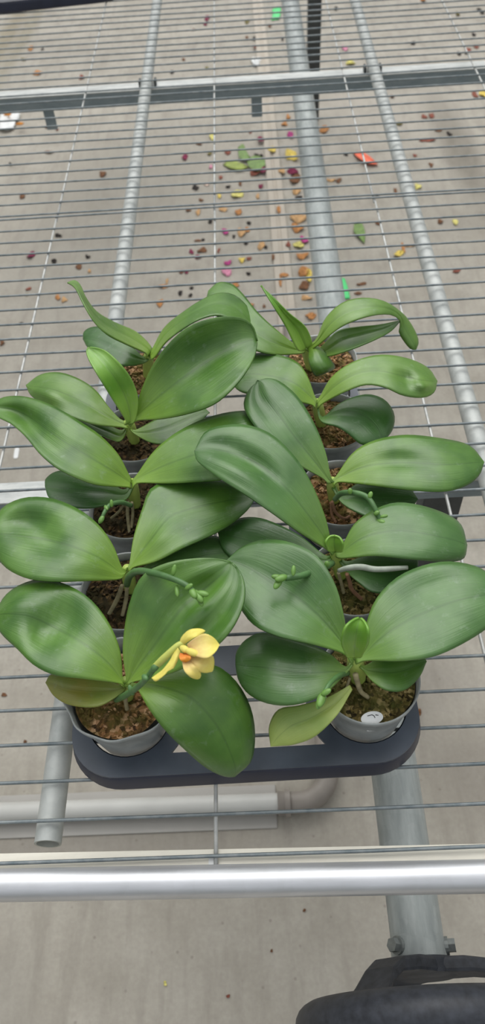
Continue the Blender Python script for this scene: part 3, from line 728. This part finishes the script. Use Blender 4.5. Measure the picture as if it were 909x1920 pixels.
leaf(p, [(640, 926), (672, 905), (720, 900), (762, 908), (784, 936)], [(638, 940), (664, 958), (704, 972), (756, 970), (784, 936)], [.872, .876, .866], mat='leaf_dark')
leaf(p, [(604, 896), (560, 872), (514, 842), (478, 800), (457, 764), (464, 734), (484, 713)], [(620, 894), (611, 850), (590, 795), (560, 746), (528, 717), (504, 709), (484, 713)], [.886, .908, .926, .928], mat='leaf_blue', fold=.25, dents=[(.75, -.3, .15, .3, -.004)])
leaf(p, [(630, 892), (660, 850), (700, 826), (760, 815), (830, 822), (880, 835), (908, 866)], [(636, 903), (700, 910), (762, 918), (830, 922), (872, 912), (898, 892), (908, 866)], [.886, .905, .910, .892], roll=.4, dents=[(.45, -.1, .12, .3, -.004)], mat='leaf')
p_sp = pxtube(p, 'flower_spike', [(628, 936, .878), (640, 925, .896), (664, 924, .908), (688, 932, .912), (702, 952, .910), (712, 976, .902)], [.0036, .0038, .0036, .0034, .003], 'spike', 12, 30)
p_sp['_o'] = p['_o']
for bx, by, bz, br, bl, bd in ((714, 978, .904, .0036, .006, (.6, -.4, .2)), (715, 988, .898, .0026, .006, (0, -.9, -.2)), (694, 928, .916, .003, .0045, (.3, .6, .4)), (656, 921, .912, .0032, .004, (0, .4, .6)), (706, 962, .910, .0032, .004, (.5, .1, .3)), (719, 968, .906, .0024, .005, (.8, 0, .2))):
    bud(p_sp, bx, by, bz, br, bl, bd)
pxtube(p, 'root', [(622, 940, .862), (630, 962, .846), (645, 972, .838), (655, 968, .834)], .0024, 'root_brown')
pxtube(p, 'root', [(620, 942, .860), (622, 965, .842), (630, 980, .834)], .0022, 'root_brown')
p = plant('R4', 'potted orchid second from the front on the right, silver aerial root reaching right', 'R', 1, bark='bark')
stem(p, 628, 1030, .890)
leaf(p, [(648, 1052), (690, 1040), (740, 1040), (780, 1046), (784, 1066)], [(650, 1072), (672, 1092), (700, 1110), (748, 1108), (784, 1066)], [.870, .874, .868], mat='leaf_dark')
leaf(p, [(612, 1042), (568, 1008), (526, 985), (482, 970), (440, 974), (408, 998)], [(606, 1062), (566, 1072), (510, 1075), (450, 1055), (418, 1030), (408, 998)], [.872, .880, .876], mat='leaf_dark')
leaf(p, [(640, 1024), (664, 982), (700, 956), (742, 942), (792, 948), (842, 966), (866, 986), (876, 1022)], [(642, 1046), (702, 1042), (762, 1048), (822, 1054), (858, 1052), (872, 1044), (876, 1022)], [.884, .904, .908, .886], roll=.5, mat='leaf_blue')
leaf(p, [(622, 1020), (610, 970), (586, 910), (556, 860), (512, 816), (466, 797), (420, 797), (384, 810), (364, 846)], [(614, 1030), (562, 998), (512, 962), (462, 928), (414, 898), (382, 876), (368, 862), (364, 846)], [.890, .925, .950, .960, .952], fold=.3, roll=.15, mat='leaf_blue', dents=[(.62, 0, .12, .25, -.006), (.8, -.2, .1, .3, -.004), (.68, .5, .15, .25, .004)])
leaf(p, [(616, 1034), (611, 1018), (617, 1008), (627, 1006)], [(640, 1036), (642, 1022), (637, 1010), (627, 1006)], [.888, .900, .906], fold=.8, roll=-.4, mat='leaf_young', n=18, wav=0, thick=.002)
p_sp = pxtube(p, 'flower_spike', [(622, 1056, .880), (608, 1064, .902), (590, 1071, .920), (562, 1080, .934), (535, 1084, .938)], [.0042, .0042, .0038, .0034], 'spike', 12, 26)
p_sp['_o'] = p['_o']
for bx, by, bz, br, bl, bd in ((527, 1084, .940, .0045, .0075, (-.7, -.3, .1)), (521, 1094, .936, .004, .008, (-.5, -.8, 0)), (550, 1070, .945, .0026, .006, (.1, .8, .3)), (519, 1082, .940, .0035, .006, (-.8, .1, .1)), (613, 1058, .906, .0034, .004, (0, .4, .6))):
    bud(p_sp, bx, by, bz, br, bl, bd)
r_ = pxtube(p, 'aerial_root', [(635, 1070, .884), (652, 1065, .892), (676, 1063, .896), (700, 1067, .897), (724, 1067, .897), (764, 1064, .895)], [.0034, .0044, .0046, .0042, .0040, .0030], 'root_silver', 12, 30)
r_['label'] = 'silver-grey aerial root stretched to the right'
pxtube(p, 'root', [(650, 1076, .872), (655, 1090, .860), (660, 1106, .848), (678, 1124, .838)], [.003, .0034, .003], 'root_brown')
pxtube(p, 'root', [(634, 1074, .866), (640, 1095, .850), (644, 1112, .838)], .0026, 'root')
p = plant('R5', 'potted orchid at the front right of the tray, with yellowing lowest leaf and white tag', 'R', 0, bark='bark')
stem(p, 664, 1232, .888, .010)
leaf(p, [(682, 1248), (712, 1232), (756, 1222), (790, 1226), (800, 1240)], [(680, 1256), (696, 1276), (724, 1294), (758, 1294), (786, 1270), (800, 1240)], [.874, .876, .866], mat='leaf')
leaf(p, [(656, 1284), (612, 1308), (562, 1322), (522, 1330), (504, 1362), (507, 1400)], [(660, 1292), (632, 1340), (592, 1380), (552, 1396), (524, 1399), (507, 1400)], [.864, .862, .850, .834], fold=.15, roll=.3, mat='leaf_yellow', label='pale yellow-green dying leaf')
leaf(p, [(648, 1250), (616, 1224), (560, 1200), (496, 1186), (462, 1198), (443, 1222), (441, 1246)], [(646, 1266), (604, 1304), (552, 1322), (504, 1320), (466, 1302), (446, 1274), (441, 1246)], [.878, .888, .886, .870], fold=.15, roll=.4, mat='leaf_blue')
leaf(p, [(644, 1224), (582, 1206), (522, 1192), (477, 1172), (450, 1140), (432, 1092), (425, 1050)], [(650, 1206), (645, 1160), (628, 1096), (594, 1042), (542, 1016), (492, 1012), (452, 1026), (425, 1050)], [.890, .912, .920, .912], fold=.6, roll=.25, groove=.0035, tilt=.006, mat='leaf_blue')
leaf(p, [(680, 1218), (686, 1170), (706, 1121), (746, 1081), (800, 1058), (852, 1053), (908, 1069), (946, 1112)], [(686, 1238), (750, 1239), (810, 1231), (860, 1211), (908, 1182), (934, 1156), (946, 1112)], [.886, .905, .912, .900], roll=.25, mat='leaf_blue', dents=[(.6, -.5, .15, .25, -.003)])
leaf(p, [(652, 1234), (642, 1206), (648, 1178), (662, 1164), (674, 1160)], [(676, 1234), (688, 1208), (689, 1182), (682, 1166), (674, 1160)], [.892, .915, .932, .936], fold=.9, roll=-.5, mat='leaf_young', n=22, wav=0, thick=.002)
p_sp = pxtube(p, 'flower_spike', [(652, 1262, .868), (634, 1268, .890), (618, 1282, .904), (606, 1302, .906)], [.0030, .003, .0028, .0024], 'spike', 10, 20)
p_sp['_o'] = p['_o']
for bx, by, bz, br, bl, bd in ((602, 1312, .906, .0048, .009, (-.3, -.8, .1)), (611, 1298, .910, .0034, .006, (.6, .2, .3)), (597, 1320, .902, .003, .006, (-.2, -.9, 0))):
    bud(p_sp, bx, by, bz, br, bl, bd)
pxtube(p, 'root', [(666, 1264, .872), (669, 1276, .864), (676, 1296, .848), (690, 1308, .838)], [.0040, .0036, .003], 'root')
pxtube(p, 'root', [(656, 1270, .862), (646, 1300, .844), (634, 1330, .836)], .002, 'root')
def tag_label(px, py):
    c = P(px, py, .838)
    root = empty('plant_label', c, 'white oval plant label with dark marks in the front right pot', 'plant label'); root['_o'] = tuple(c)
    m = MB(); n = 24; v = []
    ex = np.array([1, .12, 0]); ey = np.array([-.08, .72, .55]); nn = np.cross(ex, ey); nn /= np.linalg.norm(nn)
    for j in range(2):
        for k_ in range(n):
            a = 2 * math.pi * k_ / n; v.append(c + ex * .0105 * math.cos(a) + ey * .0068 * math.sin(a) + nn * .0007 * j)
    m.add(v, [tuple(range(n))[::-1], tuple(range(n, 2 * n))] + [(k_, (k_ + 1) % n, n + (k_ + 1) % n, n + k_) for k_ in range(n)])
    d = c - ey * .006
    m.box(d + np.array([0, .002, -.010]), (.007, .0008, .024))
    m.build('label_plate', M['white'], root, smooth=False)
    k2 = MB()
    for a_, b_ in (((-.004, .0030), (.0005, .0034)), ((.0005, .0034), (.0022, .0018)), ((.0035, .0028), (.0062, .0018)), ((.0022, .0018), (.0028, -.0002))):
        k2.tube([c + ex * a_[0] + ey * a_[1] + nn * .0009, c + ex * b_[0] + ey * b_[1] + nn * .0009], .00035, 5)
    k2.build('handwriting', M['ink'], root)
tag_label(697, 1346)
# ------------------------------------------------------------------ things dropped on the floor
FALL = {}
def fmat(key, rgb):
    if key not in FALL: FALL[key] = speck_mat('fallen_' + key, lin(*rgb), .5, 150, .75, 0, .2)
    return FALL[key]
KIND = {  # colour key: rgb, name, words, category
    'c': ((122, 44, 72), 'fallen_petal', 'crimson petal', 'petal'), 'm': ((168, 66, 124), 'fallen_petal', 'magenta petal', 'petal'),
    'p': ((200, 134, 158), 'fallen_petal', 'pink petal', 'petal'), 'k': ((40, 34, 32), 'debris_crumb', 'black crumb', 'debris'),
    'b': ((112, 78, 54), 'dry_leaf_scrap', 'brown scrap', 'plant debris'), 'o': ((176, 124, 76), 'dry_petal', 'orange-brown dry petal', 'petal'),
    'y': ((214, 190, 98), 'fallen_petal', 'yellow petal', 'petal'), 't': ((190, 152, 108), 'dry_petal', 'tan dry petal', 'petal'),
    'r': ((132, 78, 64), 'dry_petal', 'red-brown dry petal', 'petal'), 'v': ((112, 104, 62), 'dry_leaf_scrap', 'olive scrap', 'plant debris'),
    'w': ((216, 190, 176), 'fallen_petal', 'pale petal', 'petal'), 'l': ((206, 198, 120), 'fallen_petal', 'pale yellow petal', 'petal')}
LIT = [  # colour, px, py, width px, height px
 'c 388 36 10 8','c 385 47 7 5','b 362 57 7 3','v 463 42 8 7','b 463 70 5 4','k 476 75 6 4','r 478 92 6 4','b 344 112 5 5','v 387 129 5 5','k 322 137 7 6','b 345 190 9 3',
 'l 396 257 8 12','b 373 271 9 4','c 347 295 10 9','r 469 249 6 5','c 488 267 12 8','v 393 290 7 4','r 427 286 9 8','k 481 291 8 5','k 489 293 7 5','p 395 314 7 6','r 478 325 14 9','c 495 324 10 9',
 'r 413 334 7 6','b 450 345 5 9','k 366 353 9 7','w 387 347 8 6','k 428 351 7 5','c 489 350 8 7','y 411 369 9 9','l 444 366 18 11','t 483 369 6 9','b 377 376 7 5','t 420 394 15 6','o 446 399 11 9','b 353 395 8 5','t 371 399 8 10',
 'k 394 415 8 7','m 422 436 11 9','k 466 419 8 6','t 452 438 14 12','o 462 433 10 8','k 438 444 7 6','k 461 457 8 6','t 490 461 12 14','k 498 464 6 6','b 370 452 12 4','k 380 450 6 5','c 358 473 9 8','b 378 470 16 9','c 370 483 12 6','r 410 470 6 8',
 'm 428 494 12 7','p 424 511 18 13','y 454 489 12 9','r 467 486 9 6','k 466 514 8 6','r 340 511 8 6','c 350 511 8 6','o 306 538 14 7','k 338 550 9 9','k 359 541 6 5','k 357 555 6 5','o 440 536 13 8','o 300 570 10 12','o 469 574 12 7','b 495 575 5 5','t 313 528 4 9',
 'o 58 91 8 9','k 80 93 6 3','o 72 138 15 7','r 154 147 9 7','v 45 112 9 4','r 107 244 5 4','b 92 287 18 4','k 20 309 6 4','b 193 327 11 8','b 42 369 9 8','k 111 443 10 5','c 59 480 14 9','k 101 491 9 5','k 164 482 8 6','b 147 501 9 8','t 168 510 7 5','r 54 543 9 4','o 109 558 10 8','t 120 563 10 8','v 50 554 5 5','b 87 240 6 3','b 4 644 9 8','k 40 607 9 3',
 'o 793 1 10 6','k 898 18 8 4','k 903 25 6 5','v 858 28 8 6','k 888 66 7 5','k 775 82 8 6','k 860 101 7 5','k 874 101 7 5','r 893 89 10 5','b 735 182 6 5','y 905 178 12 10','r 892 180 10 10','r 795 220 9 6','r 808 218 9 6','v 750 233 13 5','b 822 245 12 5','k 842 252 8 5','r 800 264 22 5','r 777 292 6 5','b 808 310 7 6','l 783 352 14 8','b 826 417 10 5','l 853 417 9 8','y 746 478 18 9','o 756 467 6 15','t 768 462 16 4','r 856 508 13 7','r 876 94 8 6','b 742 360 5 14',
 'm 545 256 12 14','y 511 285 15 8','y 546 291 18 20','t 528 325 12 8','c 550 325 18 9','b 552 340 18 14','t 555 358 15 12','k 560 372 11 7','t 620 339 18 6','b 634 340 12 8','k 649 291 8 4','o 608 246 18 12','o 522 397 7 12','t 559 410 22 15','o 558 429 18 14','m 569 451 12 10','l 561 461 18 10','o 567 483 20 12','r 540 463 7 10','o 571 510 18 14','y 579 520 10 22','b 570 538 16 11','o 530 521 15 5','o 526 532 5 14','t 575 560 20 9','o 583 595 17 10','b 512 487 6 12','b 676 534 16 5','b 671 551 14 4','r 603 293 6 5','o 540 220 9 8','o 533 234 10 6','p 646 92 9 8','l 656 120 16 5','k 630 17 9 6','k 529 75 5 5','b 505 50 6 6','k 708 370 7 4','b 708 420 7 5',
 'r 428 1868 6 6','l 310 1844 6 8','b 468 1503 8 6','b 570 1708 5 5','b 509 1783 4 4','b 8 1303 9 5','b 784 1338 10 14','o 780 1374 7 8','b 48 1391 7 5']
items = []
for s_ in LIT:
    kx, px, py, w, h = s_.split(); px, py, w, h = map(float, (px, py, w, h))
    c = P(px, py, 0.0)
    yp = P(px, py + 1, 0)[1] - c[1]; zc = float((c - CP) @ FV)
    items.append([kx, c, w * zc / FPX * 1.25, max(.006, abs(yp) * h * 1.3), px, py])
def zone(px, py, c):
    if c[1] < .25: return 'on the floor in front of the bench'
    if c[1] < 1.3: return 'on the floor under the near mesh'
    far = c[1] > 3.7
    xl = -.16 + (0)  # by what the eye lines it up with
    lx = 297 - .139 * py; bx = 553 + .105 * py; rx = 672 + .24 * py
    if px < lx: zz = 'left of the left tube'
    elif px < 402: zz = 'between left tube and middle wire'
    elif px < 500: zz = 'between middle wire and floor strip'
    elif px < bx: zz = 'beside the floor strip'
    elif px < rx: zz = 'between thick pipe and right tube'
    else: zz = 'right of the right tube'
    return zz + (', beyond the far beam' if py < 180 - .05 * px else '')
groups = {}
for it in items: groups.setdefault((KIND[it[0]][2], zone(it[4], it[5], it[1])), []).append(it)
ORD = ['nearest', 'second nearest', 'third nearest', 'fourth nearest', 'fifth nearest', 'sixth nearest', 'seventh nearest', 'eighth nearest', 'ninth nearest', 'tenth nearest', 'eleventh nearest', 'twelfth nearest']
NUM = ['', 'one', 'two', 'three', 'four', 'five', 'six', 'seven', 'eight', 'nine', 'ten', 'eleven', 'twelve']
rl = random.Random(21)
onstrip = lambda x, w: (.135 < x + w / 2 and x - w / 2 < .203)
for (words, zn), lst in groups.items():
    lst.sort(key=lambda t: t[1][1])
    for i, (kx, c, w, h, px, py) in enumerate(lst):
        rgb, name, wd, cat = KIND[kx]
        lab = f'{wd} {zn}' if len(lst) == 1 else (f'{ORD[i]} of {NUM[len(lst)]} {wd}s {zn}' if i < len(lst) - 1 else f'farthest of {NUM[len(lst)]} {wd}s {zn}')
        z0 = .0085 if onstrip(c[0], w) else .0003
        if -.49 < c[0] < .07 and .415 < c[1] < .53: z0 = .0045
        # a curled, uneven flake with its own thickness
        n = 12; ph = rl.uniform(0, 6.28); v = []; hgt = min(w, h) * rl.uniform(.12, .3)
        jit = [rl.uniform(.4, 1.2) for _ in range(n)]; jit = [(jit[k_] + .5 * jit[k_ - 1]) / 1.4 for k_ in range(n)]; sk = rl.uniform(-.6, .6)
        for ring in (0, .5, 1):
            for k_ in range(n):
                a = 2 * math.pi * k_ / n; r = ring * jit[k_]
                x, y = w / 2 * r * (math.cos(a) + sk * math.sin(a) * .6), h / 2 * r * (math.sin(a) - sk * .3 * math.cos(a))
                v.append((c[0] + x, c[1] + y, z0 + .0012 + hgt * ring ** 2 * (.5 + .5 * math.cos(2 * a + ph))))
        vb = [(x, y, z - .0011) for x, y, z in v]
        f = []
        for q_ in range(2):
            for k_ in range(n):
                k2 = (k_ + 1) % n; f.append((q_ * n + k_, q_ * n + n + k_, q_ * n + n + k2, q_ * n + k2))
        N_ = len(v); f2 = [tuple(i_ + N_ for i_ in t[::-1]) for t in f]
        f3 = [(2 * n + k_, 2 * n + N_ + k_, 2 * n + N_ + (k_ + 1) % n, 2 * n + (k_ + 1) % n) for k_ in range(n)]
        o = MB().add(v + vb, f + f2 + f3).build(name, fmat(kx, rgb), None, (c[0], c[1], z0))
        tag(o, lab, cat, 'fallen petals and plant scraps on the floor')
def flat_leaf(name, A, B, z, mat, label, cat, lift=.004):
    """a dropped leaf or strip lying on the floor"""
    u = np.linspace(0, 1, 14); a = catmull(A, 14, u); b = catmull(B, 14, u); c = np.linspace(0, 1, 7)
    g = a[:, None, :] + (b - a)[:, None, :] * c[None, :, None]
    V = Pa(g, z + lift * np.abs(c - .5)[None, :] * 2 * np.ones((14, 1)) + lift * np.sin(u * 3)[:, None]).reshape(-1, 3)
    F = [(i * 7 + j, i * 7 + j + 1, (i + 1) * 7 + j + 1, (i + 1) * 7 + j) for i in range(13) for j in range(6)]
    o = obj(name, V, F, mat, None, tuple(V.mean(0) * np.array([1, 1, 0]) + np.array([0, 0, z])), uv=None, solid=.0012)
    return tag(o, label, cat)
gl = speck_mat('dropped_leaf_green', lin(110, 140, 70), .25, 60, .6)
gl2 = speck_mat('dropped_leaf_yellow_green', lin(140, 156, 66), .25, 60, .6)
flat_leaf('fallen_leaf', [(418, 308), (432, 300), (452, 306), (466, 312)], [(418, 308), (434, 316), (452, 318), (466, 312)], .002, gl2, 'yellow-green dropped leaf on the floor right of the middle wire', 'leaf')
flat_leaf('fallen_leaf', [(446, 276), (456, 270), (462, 284), (470, 296)], [(446, 276), (448, 294), (456, 300), (470, 296)], .006, gl, 'small upright green dropped leaf, farthest of the three near the middle wire', 'leaf')
flat_leaf('fallen_leaf', [(462, 302), (476, 292), (492, 296), (500, 306)], [(462, 302), (470, 316), (486, 320), (500, 306)], .002, gl, 'green dropped leaf on the floor just left of the floor strip', 'leaf')
flat_leaf('fallen_leaf', [(664, 420), (676, 416), (684, 434), (683, 456)], [(664, 420), (663, 434), (672, 444), (683, 456)], .002, gl, 'green and brown dropped leaf between thick pipe and right tube', 'leaf')
flat_leaf('fallen_leaf', [(662, 286), (676, 284), (694, 294), (708, 308)], [(662, 286), (672, 296), (690, 306), (708, 308)], .002, speck_mat('dropped_orange', lin(238, 104, 66), .12, 60, .5), 'bright orange-red leaf on the floor between thick pipe and right tube', 'leaf', .006)
gs = speck_mat('green_plastic_strip', lin(52, 206, 112), .06, 60, .4)
flat_leaf('plastic_strip', [(636, 521), (640, 540), (643, 561)], [(646, 522), (652, 540), (656, 559)], .003, gs, 'bright green plastic strip on the floor just right of the thick pipe', 'plastic strip', .002)
flat_leaf('plastic_strip', [(510, 17), (511, 27), (508, 38)], [(526, 13), (526, 24), (523, 36)], .003, gs, 'green plastic strip on the floor at the far end left of the thick pipe', 'plastic strip', .002)
def crumple(px, py, w, h, mat, label, cat, name, seed):
    c = P(px, py, 0); zc = float((c - CP) @ FV); w *= zc / FPX; l = abs(P(px, py + 1, 0)[1] - c[1]) * h
    rs = random.Random(seed); n = 9; V = np.zeros((n, n, 3)); F = []
    for i in range(n):
        for j in range(n):
            u, v = i / (n - 1) - .5, j / (n - 1) - .5
            k_ = 1 - .35 * abs(u) * (v < 0)
            V[i, j] = (c[0] + u * w * k_ + rs.uniform(-.003, .003), c[1] + v * l * (1 - .4 * abs(u)) + rs.uniform(-.003, .003), .006 + rs.uniform(0, .02) * (1 - 2 * max(abs(u), abs(v)) * .6))
    F = [(i * n + j, (i + 1) * n + j, (i + 1) * n + j + 1, i * n + j + 1) for i in range(n - 1) for j in range(n - 1)]
    o = obj(name, V.reshape(-1, 3), F, mat, None, (c[0], c[1], 0), solid=.001)
    return tag(o, label, cat)
crumple(17, 231, 36, 36, M['white'], 'crumpled white paper on the floor at the far left under the mesh', 'paper', 'crumpled_paper', 3)
crumple(480, 119, 17, 15, M['white'], 'small white plastic scrap on the floor left of the thick pipe', 'plastic scrap', 'plastic_scrap', 5)
for px, py, w, h, lb in ((37, 232, 16, 11, 'orange dry petal lying right of the crumpled white paper'), (14, 215, 16, 9, 'brown dry petal lying on top of the crumpled white paper')):
    c = P(px, py, .028); zc = float((c - CP) @ FV)
    m = MB().ball(c, (w * zc / FPX / 2, h * zc / FPX / 2, .004), 8); tag(m.build('dry_petal', fmat('o2', (188, 122, 40)), None, tuple(c)), lb, 'petal')
scrap('plant_label', 31, 850, .0005, .013, .040, .04, M['white'], 'white plant label lying on the floor left of the tray', 'plant label', .0015)
for o in bpy.data.objects:
    for k_ in ('_o', '_stem'):
        if k_ in o: del o[k_]
